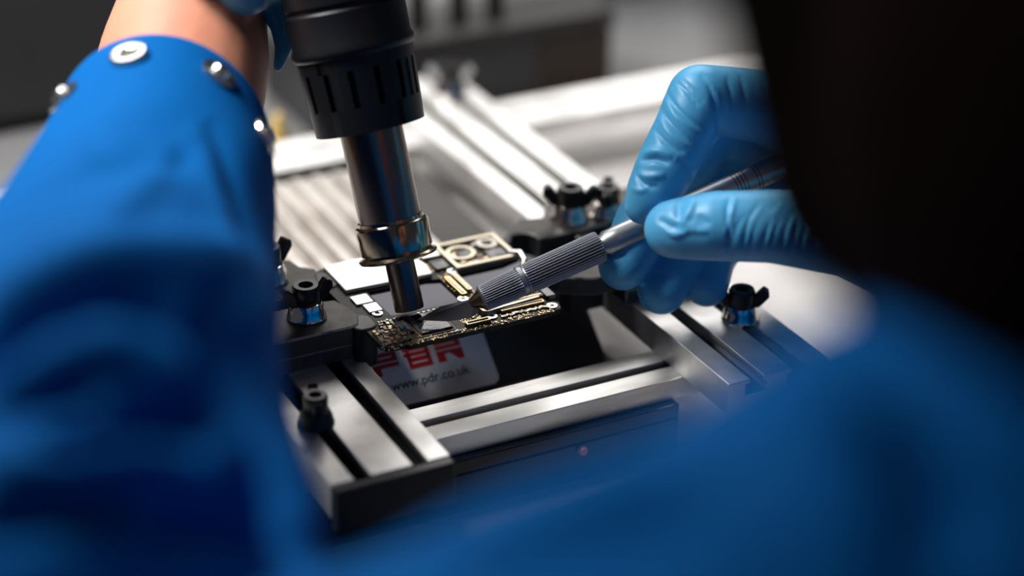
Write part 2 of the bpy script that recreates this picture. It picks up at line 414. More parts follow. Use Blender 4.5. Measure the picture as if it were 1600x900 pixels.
# jaw noses that reach down to the board
for ya_, yb_ in ((4.0, 13.5), (32.5, 43.5)): obj('jaw_nose', prism(rounded(-26.5, -19.2, ya_, yb_, 3.2), 20, 32.5), 'blackp', cl, bevel=0.6)
thumb_screw('clamp_screw', None, cl, (-36.2, 17.4, 33), math.radians(8), as_part=True, scale=0.93)
thumb_screw('clamp_screw', None, cl, (-38.0, 44.0, 33), math.radians(20), as_part=True, scale=1.0)
cr = thing('board_clamp', 'black metal clamp on the right rail behind the grey knife', 'clamp', (78, 30, 22))
obj('saddle', boxes((60, 96.2, 2, 50, 22.1, 27)), 'clamp', cr, bevel=0.45)
rear = [(96.2, 34.5), (64, 34.5), (47.0, 34.2)] + arc(42.6, 36.2, 4.6, -10, 118, 8)[1:] + [(37.8, 35.6), (35.0, 37.8), (44.5, 46.0), (48.0, 49.5), (57, 47.5), (60, 56), (96.2, 56)]
obj('rear_jaw', prism(rear, 25, 33), 'clamp', cr, bevel=0.45)
front = [(96.2, 3.0), (56.2, 3), (50, 3), (44, 6), (40.5, 8.5), (38.5, 13), (46, 19.5), (56, 19.5), (64, 22), (96.2, 22)]
obj('front_jaw', prism(front, 27.1, 33), 'clamp', cr, bevel=0.45)
obj('jaw_nose', boxes((47.5, 59.5, 14.0, 21, 16, 27)), 'blackp', cr, bevel=0.5)
obj('bridge', boxes((60, 66, 19, 36, 27.1, 31.5)), 'clamp', cr, bevel=0.4)
thumb_screw('clamp_screw', None, cr, (62.5, 42.5, 33), math.radians(-27), as_part=True)
thumb_screw('clamp_screw', None, cr, (74.5, 40.0, 33), math.radians(60), as_part=True, scale=0.9)

# ------------------------------------------------------------------ circuit board
pb = thing('circuit_board', 'small phone circuit board held between the two clamps', 'circuit board', (5, 15, 30.8))
ZT, ZL = 32.0, 30.5
outer = [(-23.4, -5), (-22, -7.6), (-17, -7.9), (-15.5, -8.8), (28, -8.8), (32.5, -7.6), (33.5, -4.2), (31.5, -1), (33, 6.5), (14.5, 7.5), (13.8, 11.5), (14.8, 25),
         (30, 25), (36.5, 27), (38, 40), (36, 44), (24, 46), (18, 44.5), (-20, 46), (-24, 44)]
inner = [(-13.5, 9.5), (8.4, 8.2), (9.2, 11), (9.0, 24.4), (5, 25.8), (-14, 26.2)]
def ring_prism(outer, inner, z0, z1):
    bm = bmesh.new()
    def loop(pts, z): return [bm.verts.new((x, y, z)) for x, y in pts]
    for z in (z0, z1):
        a = loop(outer, z); b = loop(inner, z)
        ea = [bm.edges.new((a[i], a[(i+1) % len(a)])) for i in range(len(a))]
        eb = [bm.edges.new((b[i], b[(i+1) % len(b)])) for i in range(len(b))]
        bmesh.ops.triangle_fill(bm, edges=ea+eb, use_beauty=True)
        if z == z0: A0, B0 = a, b
        else: A1, B1 = a, b
    for p, q in ((A0, A1), (B0, B1)):
        for i in range(len(p)): bm.faces.new((p[i], p[(i+1) % len(p)], q[(i+1) % len(p)], q[i]))
    return bm
obj('substrate', ring_prism(outer, inner, ZL, ZT), 'pcb', pb)
def B(name, x0, x1, y0, y1, h, mt, par=pb, bev=0.12, z=ZT, label=None):
    return obj(name, boxes((x0, x1, y0, y1, z, z+h)), mt, par, bevel=bev, label=label)
def smd(x, y, l, w_, h, ang, mt):
    m_ = Matrix.Translation((x, y, ZT)) @ Matrix.Rotation(ang, 4, 'Z')
    e = l*.24
    b1 = bmesh.new(); box(b1, -l/2+e, l/2-e, -w_/2, w_/2, 0, h, m_)
    o1 = obj('capacitor', b1, mt, pb)
    b2 = bmesh.new(); box(b2, -l/2, -l/2+e, -w_/2, w_/2, 0, h*1.05, m_); box(b2, l/2-e, l/2, -w_/2, w_/2, 0, h*1.05, m_)
    obj('solder_end', b2, 'solder' if mt != 'gold' else 'cream', o1)
# shield cans and frames
obj('shield_can', prism([(-20, 27.5), (7.5, 26.6), (8.3, 33), (6, 44), (-8, 45.3), (-20, 45)], ZT, ZT+1.3), 'shield', pb, bevel=0.25)
B('pad', -20.2, -15.0, 18.8, 24.2, 0.7, 'shield'); B('pad', -18.8, -14.6, 12.9, 18.0, 0.7, 'shield')
def frame(x0, x1, y0, y1, t, h, mt, name='shield_frame', par=pb):
    bm = boxes((x0, x1, y0, y0+t, ZT, ZT+h), (x0, x1, y1-t, y1, ZT, ZT+h), (x0, x0+t, y0+t, y1-t, ZT, ZT+h), (x1-t, x1, y0+t, y1-t, ZT, ZT+h))
    return obj(name, bm, mt, par)
frame(15.5, 36, 26.4, 43.5, 1.3, 1.4, 'cream')
# camera/opening rings inside the rear frame
obj('metal_ring', lathe([(3.4, 0), (4.6, 0), (4.6, .8), (3.4, .8), (3.4, 0.01)], 36, Matrix.Translation((21.5, 36.5, ZT))), 'cream', pb, smooth=True)
obj('metal_ring', lathe([(1.8, 0), (3.4, 0), (3.4, 1.0), (1.8, 1.0), (1.8, 0.01)], 30, Matrix.Translation((31.5, 38.8, ZT))), 'solder', pb, smooth=True)
for q_ in range(9): smd(17.5+q_*1.9, 30+random.uniform(-1, 1), 1.5, .9, .7, random.choice((0, 1.57)), random.choice(('cap', 'solder', 'gold')))
for q_ in range(7): smd(27+q_*1.2, 41+random.uniform(-1.5, .8), 1.3, .9, .7, random.choice((0, 1.57)), random.choice(('cap', 'solder')))
obj('spring_clip', fused((lambda b_: (capsules(b_, [((34.5, 29.5, 33), 1.1), ((36.5, 26.5, 33.6), 1.2), ((35.8, 22, 33.2), 1.1), ((34.2, 19.5, 32.6), .9)]), b_)[1])(bmesh.new()), .25, 3), 'snap', pb, smooth='all')
B('chip', 28.2, 34, 29.2, 34.5, 0.9, 'chip'); B('chip', 20.2, 25, 33.4, 37.6, 0.7, 'chip'); B('chip', 10, 14.6, 29, 35, 0.9, 'chip'); B('shield_can', 9.2, 15, 37, 43.4, 1.2, 'shield')
# connectors on the bridge
def bar(name, p0, p1, w_, h, mt, par=pb):
    a = V3((*p0, ZT)); b = V3((*p1, ZT)); L = (b-a).length; ang = math.atan2(b.y-a.y, b.x-a.x)
    m_ = Matrix.Translation(a) @ Matrix.Rotation(ang, 4, 'Z')
    return obj(name, prism(rounded(0, L, -w_/2, w_/2, min(w_*.3, .5), 3), 0, h, None, m_), mt, par, bevel=0.1)
c_ = bar('connector', (10.6, 11.0), (10.6, 23.5), 1.9, 1.0, 'gold'); bar('contact_row', (10.6, 12.0), (10.6, 22.5), 0.7, 1.25, 'cream', c_)
c_ = bar('connector', (13.2, 12.5), (13.2, 24.5), 1.7, 1.2, 'cream'); bar('contact_row', (13.2, 13.5), (13.2, 23.5), 0.5, 1.4, 'gold', c_)
# front strip
c_ = B('connector', 3.0, 10.6, -6.6, -4.6, 1.0, 'gold'); B('contact_row', 3.6, 10.0, -5.9, -5.3, 1.2, 'pcb', c_, 0)
c_ = B('connector', 15.5, 29.5, -3.4, -1.6, 1.0, 'gold'); B('contact_row', 16, 29, -2.7, -2.2, 1.2, 'res', c_, 0)
c_ = B('connector', 15.5, 31.0, 0.2, 2.0, 1.0, 'cap'); B('contact_row', 16, 30.5, 0.9, 1.3, 1.2, 'gold', c_, 0)
# L-shaped tinned wall beside the knife tip
bm = prism([(10.2, -1.8), (11.4, -2.6), (29, -0.9), (29, -0.1), (11.9, -1.5), (10.6, 4.2), (9.8, 4.2)], ZT, ZT+1.5); obj('shield_wall', bm, 'cream', pb)
# main chip with cracked mirror-like top
mc = B('main_chip', -10.6, -1.2, -5.4, 5.6, 0.9, 'chip', label='glossy black main chip with a pale border')
frame(-11.4, -0.4, -6.3, 6.5, 0.25, 0.3, 'cap', 'solder_border')
bm = prism([(-10.4, -1.6), (-7, 0.2), (-4.4, 2.6), (-1.5, 3.2), (-1.5, 3.5), (-4.6, 2.95), (-7.2, .5), (-10.4, -1.2)], ZT+.9, ZT+.93); obj('crack', bm, 'res', mc)
B('chip', -14.6, -12.0, -3.0, 4.2, 0.8, 'chip'); B('shield_can', 31.2, 34.0, -1.5, 3.8, 1.3, 'chip')
for x, y in ((-16.7, 12.0), (12.1, -3.9), (30.6, -5.7), (9.2, 12.6-3.2), (14.2, 27.0), (-21.5, -5.0)):
    p = obj('screw_eyelet', lathe([(0.75, -1.1), (1.5, -1.1), (1.55, 0.45), (0.75, 0.45), (0.75, -1.09)], 28, Matrix.Translation((x, y, ZT))), 'snap', pb, smooth=True)
    obj('hole', lathe([(0, 0.1), (0.74, 0.1), (0.74, 0.2), (0, 0.2)], 20, Matrix.Translation((x, y, ZT))), 'res', p)
# small components: 0402-size bodies with tinned ends
n = 0
for iy in range(9):                                   # copper-brown cluster at the left front
    for ix in range(6):
        x = -22.6+ix*1.62+random.uniform(-.35, .35)+iy*.12; y = -6.3+iy*1.6+random.uniform(-.3, .3)
        if x < -14+1 and n < 52 and not (x < -19.5 and y > 2.5):
            smd(x, y, random.uniform(1.1, 1.6), .8, random.uniform(.5, .9), random.choice((0, math.pi/2, .6, -0.5)), random.choice(('cap', 'cap', 'res', 'gold'))); n += 1
for k in range(26):                                   # row beyond the right connectors
    smd(14.6+k*.62, -5.3+random.uniform(-.4, .4), .9, .55, .5, math.pi/2, random.choice(('cap', 'solder', 'gold')))
for k in range(10): smd(-12+k*1.5, -7.6, 1.0, .6, .4, 0, random.choice(('res', 'cap')))
for k in range(8): smd(-6+k*1.6, 7.1, .9, .5, .4, 0, 'solder')
bm = bmesh.new()                                      # the finest dots of solder and vias
for k in range(900):
    rg = random.choice(((-24, 30, -9.2, -6.6), (14, 31, -7.5, 6), (-13.8, -8.6, -6, 7), (9, 15, 26, 44), (16, 36, 27, 43), (9, 14.5, 8, 26), (3, 9, -4, 7)))
    x, y = random.uniform(*rg[:2]), random.uniform(*rg[2:]); s_ = random.uniform(.1, .26)
    box(bm, x-s_, x+s_, y-s_*.7, y+s_*.7, ZT-.02, ZT+random.uniform(.1, .35))
obj('solder_dots', bm, 'gold', pb, kind='stuff')

# ------------------------------------------------------------------ hobby knife
def PP(px, py, d): return dep(px, py, d)
k0, k1 = PP(745, 470.5, 577.0), PP(1500, 135, 600.0)
km = frame_of(k0, k1)
kn = thing('craft_knife', 'grey knurled metal craft knife held in the right glove', 'knife', k0)
def px2(px):       # distance along the knife axis for an image x
    t = (px-745)/(1500-745)
    d = 577+(600-577)*t
    return float(np.linalg.norm(PP(px, 470.5+(135-470.5)*t, d)-k0))
A_ = px2
f1, f2 = A_(812), A_(816)
pr = [(0, A_(751)), (3.3, A_(751)), (3.8, A_(753.5))] + [(3.8+(4.35-3.8)*i/10, A_(754)+(f1-A_(754))*i/10) for i in range(11)] + [(4.5, f1+.1), (4.5, f2+.6), (0, f2+.6)]
obj('collet_nut', lathe(pr, 408, km, flute=34, fdepth=1.0, frange=(A_(755), f1-.2)), 'steelpen', kn, smooth=True)
e0, e1 = A_(820), A_(938)
pr = [(0, e0), (4.35, e0), (4.45, e0+.4), (4.5, e0+.8), (4.6, e1-.8), (4.5, e1), (0, e1)]
obj('knurled_grip', lathe(pr, 408, km, flute=34, fdepth=1.0, frange=(e0+.5, e1-.5)), 'steelpen', kn, smooth=True)
obj('neck_ring', lathe([(0, f2+.2), (3.5, f2+.2), (3.5, e0+.3), (0, e0+.3)], 64, km), 'res', kn, smooth=True)
g0 = e1-.1
sh = obj('shaft', lathe([(0, g0), (2.9, g0), (3.0, g0+.9), (3.75, g0+2.0), (3.85, g0+6), (3.7, g0+40), (3.6, g0+110), (3.2, g0+112), (0, g0+112)], 96, km), 'penshaft', kn, smooth=True)
bm = bmesh.new()
for i in range(8):
    if i in (4, 5): continue
    z = A_(1146)+i*1.1
    lathe([(3.66, z), (3.76, z+.05), (3.76, z+.3), (3.66, z+.35)], 48, km, bm)
obj('engraved_marks', bm, 'brass', sh)
obj('collet', lathe([(0, -2.2), (1.0, -2.2), (1.35, -1.7), (2.6, A_(751)-.6), (3.1, A_(752)), (0, A_(752))], 48, km), 'brass', kn, smooth=True)
# blade: flat, lying low over the board towards the main chip
bpts = [PP(744, 466, 577), PP(748, 488, 576), PP(736, 496, 575.2), PP(700, 502, 574.6), PP(652, 500, 574.4), PP(688, 479, 576.5)]
bm = bmesh.new(); nb = np.cross(bpts[1]-bpts[0], bpts[3]-bpts[0]); nb /= np.linalg.norm(nb)
a = [bm.verts.new(V3(p+nb*.22)) for p in bpts]; b = [bm.verts.new(V3(p-nb*.22)) for p in bpts]
bm.faces.new(a); bm.faces.new(b[::-1])
for i in range(6): bm.faces.new((a[i], b[i], b[(i+1) % 6], a[(i+1) % 6]))
obj('blade', bm, 'blade', kn)

# ------------------------------------------------------------------ hot air gun
h0 = PP(640, 483, 580); h1 = PP(580, 204, 570)
hm = frame_of(h0, h1); HL = float(np.linalg.norm(h1-h0))
def hz(py):     # axis distance for an image y along the axis
    t = (483-py)/(483-204); return HL*t
hg = thing('hot_air_gun', 'black hot air gun with steel barrel pointing down at the board', 'hot air gun', h0)
obj('nozzle', lathe([(3.0, 0), (4.15, 0), (4.25, .4), (4.2, hz(405)), (3.2, hz(405)), (3.1, 0.02)], 48, hm), 'tube', hg, smooth=True)
obj('nozzle_collar', lathe([(0, hz(405)), (8.4, hz(404)), (11.2, hz(400)), (11.4, hz(397)), (10.4, hz(395)), (9.8, hz(391)), (10.4, hz(388)), (10.6, hz(350)), (10.3, hz(346)), (9.5, hz(344)), (9.4, hz(339)), (0, hz(339))], 64, hm), 'collar', hg, smooth=True)
obj('barrel', lathe([(0, hz(341)), (8.9, hz(341)), (8.9, hz(180)), (0, hz(180))], 64, hm), 'tube', hg, smooth=True)
# slotted guard: wall with vertical slots built as staves between the slots
bm = bmesh.new(); z0_, z1_, z2_, z3_ = hz(198), hz(160), hz(104), hz(84)
def rad(z): return 15.5+(16.6-15.5)*(z-z0_)/(z3_-z0_)
N = 14
def shell(bm, a0, a1, za, zb, n_):
    for i in range(n_):
        t0, t1 = a0+(a1-a0)*i/n_, a0+(a1-a0)*(i+1)/n_
        q = [(rad(za), za), (rad(zb), zb)]
        v = []
        for t in (t0, t1):
            for r, z in q: v.append((r*math.cos(t), r*math.sin(t), z)); v.append(((r-1.6)*math.cos(t), (r-1.6)*math.sin(t), z))
        vs = [bm.verts.new(hm @ Vector(c)) for c in v]
        for f in ((0, 4, 6, 2), (1, 3, 7, 5), (0, 1, 5, 4), (2, 6, 7, 3), (0, 2, 3, 1), (4, 5, 7, 6)): bm.faces.new([vs[j] for j in f])
shell(bm, 0, 2*math.pi, z0_, z1_, 72); shell(bm, 0, 2*math.pi, z2_, z3_, 72)
for k in range(N):
    a0 = 2*math.pi*k/N
    shell(bm, a0+.055, a0+2*math.pi/N-.055, z1_, z2_, 6)
bmesh.ops.remove_doubles(bm, verts=bm.verts, dist=0.01)
obj('slotted_guard', bm, 'gun', hg, smooth=True)
obj('guard_floor', lathe([(9, z0_+.3), (15.2, z0_+.3), (15.2, z0_+1.6), (9, z0_+1.6)], 64, hm), 'gun', hg, smooth=True)
obj('inner_sleeve', lathe([(0, hz(190)), (11.5, hz(190)), (11.5, hz(90)), (0, hz(90))], 48, hm), 'blackp', hg, smooth=True)
obj('handle', lathe([(0, z3_-.2), (16.6, z3_-.2), (17.3, z3_+.5), (17.5, z3_+2), (16.9, z3_+3.5), (17.0, hz(18)), (16.3, hz(14)), (16.3, hz(10)), (17.0, hz(6)), (16.8, hz(-60)), (15.5, hz(-250)), (15, hz(-520)), (10, hz(-560)), (0, hz(-565))], 64, hm), 'gun', hg, smooth=True)
cab = bmesh.new(); capsules(cab, [(hm @ Vector((0, 0, hz(-560))), 4), (hm @ Vector((5, 10, hz(-640))), 3.6), (hm @ Vector((30, 60, hz(-600))), 3.6), (hm @ Vector((60, 190, hz(-300))), 3.6), (hm @ Vector((80, 300, hz(0))), 3.6)], 14)
obj('hose', fused(cab, 0.9, 4), 'gun', hg, smooth='all')

# ------------------------------------------------------------------ person
def rp(px, py, d, R): return (dep(px, py, d), R*d/F)            # joint given in photo pixels, distance and pixel radius
# right hand
index = [rp(1300, 215, 596, 62), rp(1200, 168, 585, 58), rp(1094, 153, 573, 53), rp(1068, 205, 571, 48), rp(1040, 262, 570, 48), rp(1022, 297, 570.5, 43), rp(1004, 322, 571, 29)]
middle = [rp(1300, 260, 612, 60), rp(1210, 215, 606, 50), rp(1110, 205, 600, 50), rp(1052, 275, 596, 50), rp(1005, 350, 591, 46), rp(974, 414, 588.5, 40)]
ring = [rp(1310, 310, 622, 56), rp(1200, 285, 614, 48), rp(1120, 295, 609, 46), rp(1068, 385, 600, 44), rp(1048, 425, 597, 42), rp(1034, 453, 595, 39)]
pinky = [rp(1320, 350, 626, 50), rp(1220, 330, 618, 42), rp(1150, 345, 610, 38), rp(1112, 405, 602, 37), rp(1104, 445, 599, 35)]
thumb = [rp(1440, 400, 572, 88), rp(1330, 368, 553, 68), rp(1210, 354, 552, 58), rp(1120, 353, 554, 55), rp(1075, 356, 557, 50), rp(1052, 358, 559, 46)]
palm = [[rp(1300, 225, 600, 66), rp(1500, 380, 590, 100)], [rp(1310, 300, 612, 62), rp(1500, 400, 590, 100)], [rp(1320, 350, 618, 58), rp(1500, 420, 590, 95)], [rp(1430, 395, 578, 85), rp(1500, 400, 588, 100)]]
rforearm = [rp(1500, 400, 590, 98), rp(1640, 450, 570, 125), rp(2050, 700, 470, 250)]
# left hand (grips the gun handle above the frame)
def hp(x, y, z, r): return (hm @ Vector((x, y, z)), r)
hdir = V3(h1-h0).normalized()
camx = V3(RT); tow = (V3(CAM)-V3(h1)).normalized()
gx = (hm.to_3x3().inverted() @ (-camx)); gx.z = 0; gx.normalize()       # gun-local direction to image left
gt = (hm.to_3x3().inverted() @ tow); gt.z = 0; gt.normalize()           # gun-local direction to the camera
def grip(zc, r, n_, flip=1, a0=-55, a1=185, R0=17):
    out = []
    for k in range(n_+1):
        t = math.radians(a0+(a1-a0)*k/n_)
        v = gx*math.cos(t)*(R0+r)+(-gt)*math.sin(t)*(R0+r)*flip
        out.append(hp(v.x, v.y, zc+2*k/n_, r*(1-.16*k/n_)))
    return out
lf = []
for i, (r, a1) in enumerate(((8.8, 190), (9.2, 200), (8.8, 195), (7.6, 180))):
    lf.append(grip(hz(-45-105*i), r, 7, 1, 0, a1))
lthumb = grip(hz(-380), 10, 5, -1, 10, 120)
lw = rp(318, -75, 602, 104)
pc = [hp(gx.x*31, gx.y*31, hz(-110), 13), hp(gx.x*31, gx.y*31, hz(-370), 13)]
lpalm = [[pc[0], pc[1]], [pc[0], lw], [pc[1], lw], [hp(gx.x*29, gx.y*29, hz(-230), 14), lw], [rp(425, -30, 592, 60), lw]]
lfore = [lw, rp(304, 0, 592, 112), rp(288, 100, 576, 134), rp(262, 225, 552, 140), rp(220, 380, 500, 165), rp(130, 640, 420, 220), rp(20, 1120, 345, 330)]
# torso, arms, head
lupper = [(dep(20, 1230, 345), 34), (dep(300, 1450, 315), 36), (dep(1150, 1225, 270), 38)]
chest = dep(1560, 1350, 300)
shR = dep(2350, 1150, 330)
head_c = CAM + RT*109 + DN*(-54) + fw*300
fd = np.array([110, 20, 32.0])-head_c; fd /= np.linalg.norm(fd)
side = np.cross(fd, np.array([0, 0, 1.0])); side /= np.linalg.norm(side)
upv = np.cross(side, fd)
HR = Matrix(((side[0], fd[0], upv[0], 0), (side[1], fd[1], upv[1], 0), (side[2], fd[2], upv[2], 0), (0, 0, 0, 1)))
def hd(s, f, u): return head_c+side*s+fd*f+upv*u
pelvis = np.array([chest[0]+60, chest[1]-150, -320.0])
def body_shapes(grow, hands=True, head=True, arms=True):
    bm = bmesh.new()
    g = lambda ch: [(p, r+grow) for p, r in ch]
    if head:
        ellipsoid(bm, head_c, 70, 88, 92, HR); ellipsoid(bm, hd(0, 28, -52), 48, 52, 52, HR)      # skull, jaw
        capsules(bm, [(hd(0, 92, 2), 6), (hd(0, 104, -20), 8)], 14)                               # nose
        capsules(bm, [(hd(-14, 84, -44), 5), (hd(14, 84, -44), 5)], 12)                           # lips
        for s in (-1, 1):
            capsules(bm, [(hd(s*70, -4, 12), 6), (hd(s*74, -12, -2), 8), (hd(s*69, -2, -22), 5)], 12)   # ears
            capsules(bm, [(hd(s*20, 82, 22), 6), (hd(s*46, 72, 22), 6)], 12)                      # brows
        capsules(bm, [(hd(0, -25, -40), 50), (chest+np.array([40, -40, 30.]), 52)])
    capsules(bm, [(dep(1540, 1010, 262), 39+grow), (chest, 50+grow), (shR, 60+grow)]); capsules(bm, [(dep(1150, 1225, 270), 38+grow), (dep(1540, 1010, 262), 39+grow)])
    capsules(bm, [(chest, 60+grow), ((chest+pelvis)/2, 95+grow), (pelvis, 120+grow)])
    if arms:
        capsules(bm, g(lupper)); capsules(bm, g([(shR, 50), (dep(2250, 800, 450), 42)])); 
    return bm
# body surface, one continuous mesh (hands wear the gloves below)
bm = body_shapes(0)
for ch in (lfore, rforearm + [(dep(2250, 800, 450), 36)]): capsules(bm, ch)
for ch in (index, middle, ring, pinky, thumb, *palm, *lf, lthumb, *lpalm): capsules(bm, [(p, max(r-1.6, 2)) for p, r in ch], 12)
body = obj('person', fused(bm, 2.4, 3), 'skin', loc=(float(pelvis[0]), float(pelvis[1]), float(pelvis[2])), smooth='all')
tag(body, 'person in a blue coat and blue gloves bending over the circuit board', 'person')
# gloves
bm = bmesh.new()
for ch in (index, middle, ring, pinky, thumb): capsules(bm, ch, 24)
for ch in palm: capsules(bm, ch, 24)
capsules(bm, rforearm[:2], 24)
gl = fused(bm, 0.75, 5)
FI, FT = (560, 579), (535, 563)
fl = []
def fo(line, wd, amp, zr): fl.append((line, wd, amp, *zr))
# index: creases on the proximal and middle segments
fo([(1094, 116), (1112, 145), (1122, 190), (1124, 225)], 3.2, -1.0, FI)
fo([(1135, 118), (1143, 160), (1146, 210)], 3, -.7, FI)
fo([(1100, 120), (1119, 150), (1130, 200)], 4, .4, FI)
fo([(1156, 115), (1165, 160), (1168, 190)], 3, -.5, FI)
fo([(1057, 128), (1075, 145), (1092, 168)], 2.6, -.8, FI)
fo([(1064, 124), (1084, 142), (1100, 162)], 2.4, -.6, FI)
fo([(1040, 140), (1060, 172), (1104, 205)], 3, -.75, FI)
fo([(1038, 152), (1056, 182), (1100, 214)], 3.2, .5, FI)
fo([(1030, 165), (1050, 195), (1090, 228)], 3, -.75, FI)
fo([(1028, 182), (1046, 208), (1082, 236)], 3.2, .5, FI)
fo([(1022, 200), (1040, 222), (1070, 240)], 3.4, -.8, FI)
fo([(1005, 240), (1028, 236), (1050, 246)], 4.5, .9, FI)
fo([(1000, 252), (1022, 248), (1046, 256)], 4, -1.5, FI)
fo([(994, 268), (1012, 276), (1040, 272)], 4.5, .9, FI)
fo([(994, 262), (998, 280), (1010, 290), (1030, 292)], 3, -1.0, FI)
fo([(985, 292), (1000, 298), (1014, 292)], 3.5, .7, FI)
fo([(1056, 250), (1075, 262), (1086, 290)], 6, -.5, FI)
# thumb
fo([(1075, 300), (1060, 320), (1062, 345)], 7, -.9, FT)
fo([(1086, 305), (1078, 330), (1070, 348), (1088, 356)], 5, .8, FT)
fo([(1034, 350), (1050, 366), (1068, 364), (1078, 356)], 4, .7, FT)
fo([(1028, 340), (1046, 354), (1062, 352)], 5, -.8, FT)
fo([(1070, 360), (1090, 360), (1108, 362)], 3.5, .6, FT)
fo([(1092, 335), (1100, 346), (1112, 350)], 5, -.6, FT)
fo([(1142, 303), (1136, 330), (1139, 370), (1136, 405)], 3, -.8, FT)
fo([(1150, 303), (1144, 330), (1134, 368)], 3.5, .6, FT)
for k in range(9):
    x = 1154+k*15.5+random.uniform(-4, 4); q = random.uniform(-12, 12)
    fo([(x+17, 318+q+k), (x-1, 345+q), (x-10, 385), (x-13, 404+q/2)], random.uniform(2.4, 4), -random.uniform(.25, .5), FT)
    if k % 2: fo([(x+24, 322-q+k), (x+7, 350-q), (x-2, 385)], 3.6, .32, FT)
# curled fingers
fo([(1000, 440), (1030, 428), (1060, 436)], 6, -.5, (570, 606)); fo([(940, 400), (960, 394), (985, 402)], 5, -.4, (570, 600))
gl = folds(gl, fl)
obj('glove', gl, 'glove', body, smooth='all', label='blue nitrile glove on the right hand holding the craft knife')
bm = bmesh.new()
for ch in (*lf, lthumb, *lpalm): capsules(bm, ch, 20)
capsules(bm, [rp(425, -60, 590, 48), rp(436, -10, 582, 46), rp(447, 32, 582, 27), rp(444, 72, 583, 15), rp(434, 106, 584, 8)], 20)      # slack cuff of the glove hanging at the wrist
capsules(bm, [rp(385, -75, 580, 50), rp(415, -30, 578, 36)], 20)
gl = fused(bm, 0.9, 5)
gl = folds(gl, [([(410, -10), (432, 30), (440, 80)], 5, -1.0, 540, 620), ([(450, -10), (452, 30), (444, 80)], 4, -.9, 540, 620), ([(430, -10), (444, 30), (442, 70)], 4, .6, 540, 620)])
obj('glove', gl, 'glove', body, smooth='all', label='blue nitrile glove on the left hand holding the hot air gun')
# coat: torso, right sleeve and left upper arm
coat_bm = body_shapes(8, head=False)
capsules(coat_bm, [(dep(1610, 450, 572), 32), (dep(1800, 560, 520), 40), (dep(2100, 730, 465), 50), (dep(2250, 800, 450), 50)])
coat_bm = fused(coat_bm, 2.2, 10)
coat_bm = folds(coat_bm, [([(1360, 640), (1440, 760), (1520, 900)], 55, -7, 150, 400), ([(1250, 540), (1330, 700), (1400, 900)], 45, 4, 150, 400),
                          ([(620, 880), (900, 760), (1150, 700)], 40, 3, 150, 400), ([(700, 960), (900, 860), (1100, 830)], 40, -4, 150, 400)])
coat = obj('lab_coat', coat_bm, 'coat', body, smooth='all', label='bright blue work coat')
# left sleeve: open tube with real thickness
ctrl = [(255, 226, 545, 165, 186), (236, 310, 520, 190, 190), (205, 400, 485, 218, 210), (172, 500, 452, 258, 250), (140, 610, 420, 314, 300), (100, 730, 390, 378, 360), (55, 880, 362, 448, 430), (0, 1080, 345, 480, 490), (-30, 1180, 345, 480, 490)]
pts = np.array([dep(a, b, c) for a, b, c, d, e in ctrl]); rr = np.array([[d*c/F, e*c/F] for a, b, c, d, e in ctrl])
NU, NV = 150, 200
tt = np.linspace(0, len(ctrl)-1, NU)
def interp(arr, t):
    i = int(min(max(math.floor(t), 0), len(arr)-2)); f = t-i
    p0, p1, p2, p3 = arr[max(i-1, 0)], arr[i], arr[i+1], arr[min(i+2, len(arr)-1)]
    return 0.5*((2*p1)+(-p0+p2)*f+(2*p0-5*p1+4*p2-p3)*f*f+(-p0+3*p1-3*p2+p3)*f**3)
cen = np.array([interp(pts, t) for t in tt]); rad_ = np.array([interp(rr, t) for t in tt])
bm = bmesh.new(); grid = []
for i in range(NU):
    tg = cen[min(i+1, NU-1)]-cen[max(i-1, 0)]; tg /= np.linalg.norm(tg)
    ux = RT-tg*(RT@tg); ux /= np.linalg.norm(ux); uy = np.cross(tg, ux)
    row = []
    for j in range(NV):
        a = 2*math.pi*j/NV
        k = 1+0.012*math.sin(3*a+i*.06)*min(1, i/20)+0.01*math.sin(7*a-i*.11)*min(1, i/30)
        row.append(bm.verts.new(V3(cen[i]+ux*math.cos(a)*rad_[i, 0]*k+uy*math.sin(a)*rad_[i, 1]*k)))
    grid.append(row)
for i in range(NU-1):
    for j in range(NV): bm.faces.new((grid[i][j], grid[i][(j+1) % NV], grid[i+1][(j+1) % NV], grid[i+1][j]))
bmesh.ops.recalc_face_normals(bm, faces=bm.faces)
bm.normal_update()
c0 = V3(cen[60]); 
vtest = grid[60][0]
if (vtest.co-c0).dot(vtest.normal) < 0: bmesh.ops.reverse_faces(bm, faces=bm.faces)
sf = []
def sfo(line, wd, amp): sf.append((line, wd, amp, 200, 640))
sfo([(-60, 590), (60, 505), (200, 478), (310, 530), (400, 650), (470, 800), (500, 900)], 40, -20)      # deep fold at the elbow
sfo([(300, 470), (380, 560), (440, 680), (480, 800)], 45, -10)
sfo([(-40, 480), (120, 425), (260, 415), (370, 430), (430, 520)], 36, 7)
sfo([(-40, 600), (90, 565), (210, 565), (290, 640), (360, 740), (420, 850)], 26, 8)
sfo([(60, 720), (170, 680), (260, 660), (330, 700)], 22, -11)
sfo([(-40, 640), (60, 625), (160, 615)], 18, -6)
sfo([(-40, 730), (100, 745), (230, 735), (330, 770)], 24, 7)
sfo([(-40, 830), (80, 800), (190, 800)], 26, -9)
sfo([(240, 830), (330, 815), (420, 870)], 24, -9)
sfo([(40, 330), (110, 290), (200, 255), (300, 268), (350, 330)], 18, -1.6)
sfo([(120, 190), (160, 240), (260, 260), (320, 220)], 18, -1.0)
sfo([(90, 380), (170, 340), (230, 290), (270, 230)], 24, 1.8)
sfo([(320, 190), (350, 260), (380, 380), (400, 470)], 16, -1.8)
sfo([(290, 200), (330, 280), (355, 380), (380, 460)], 20, 1.4)
sfo([(20, 420), (90, 370), (160, 350), (250, 360)], 18, -1.4)
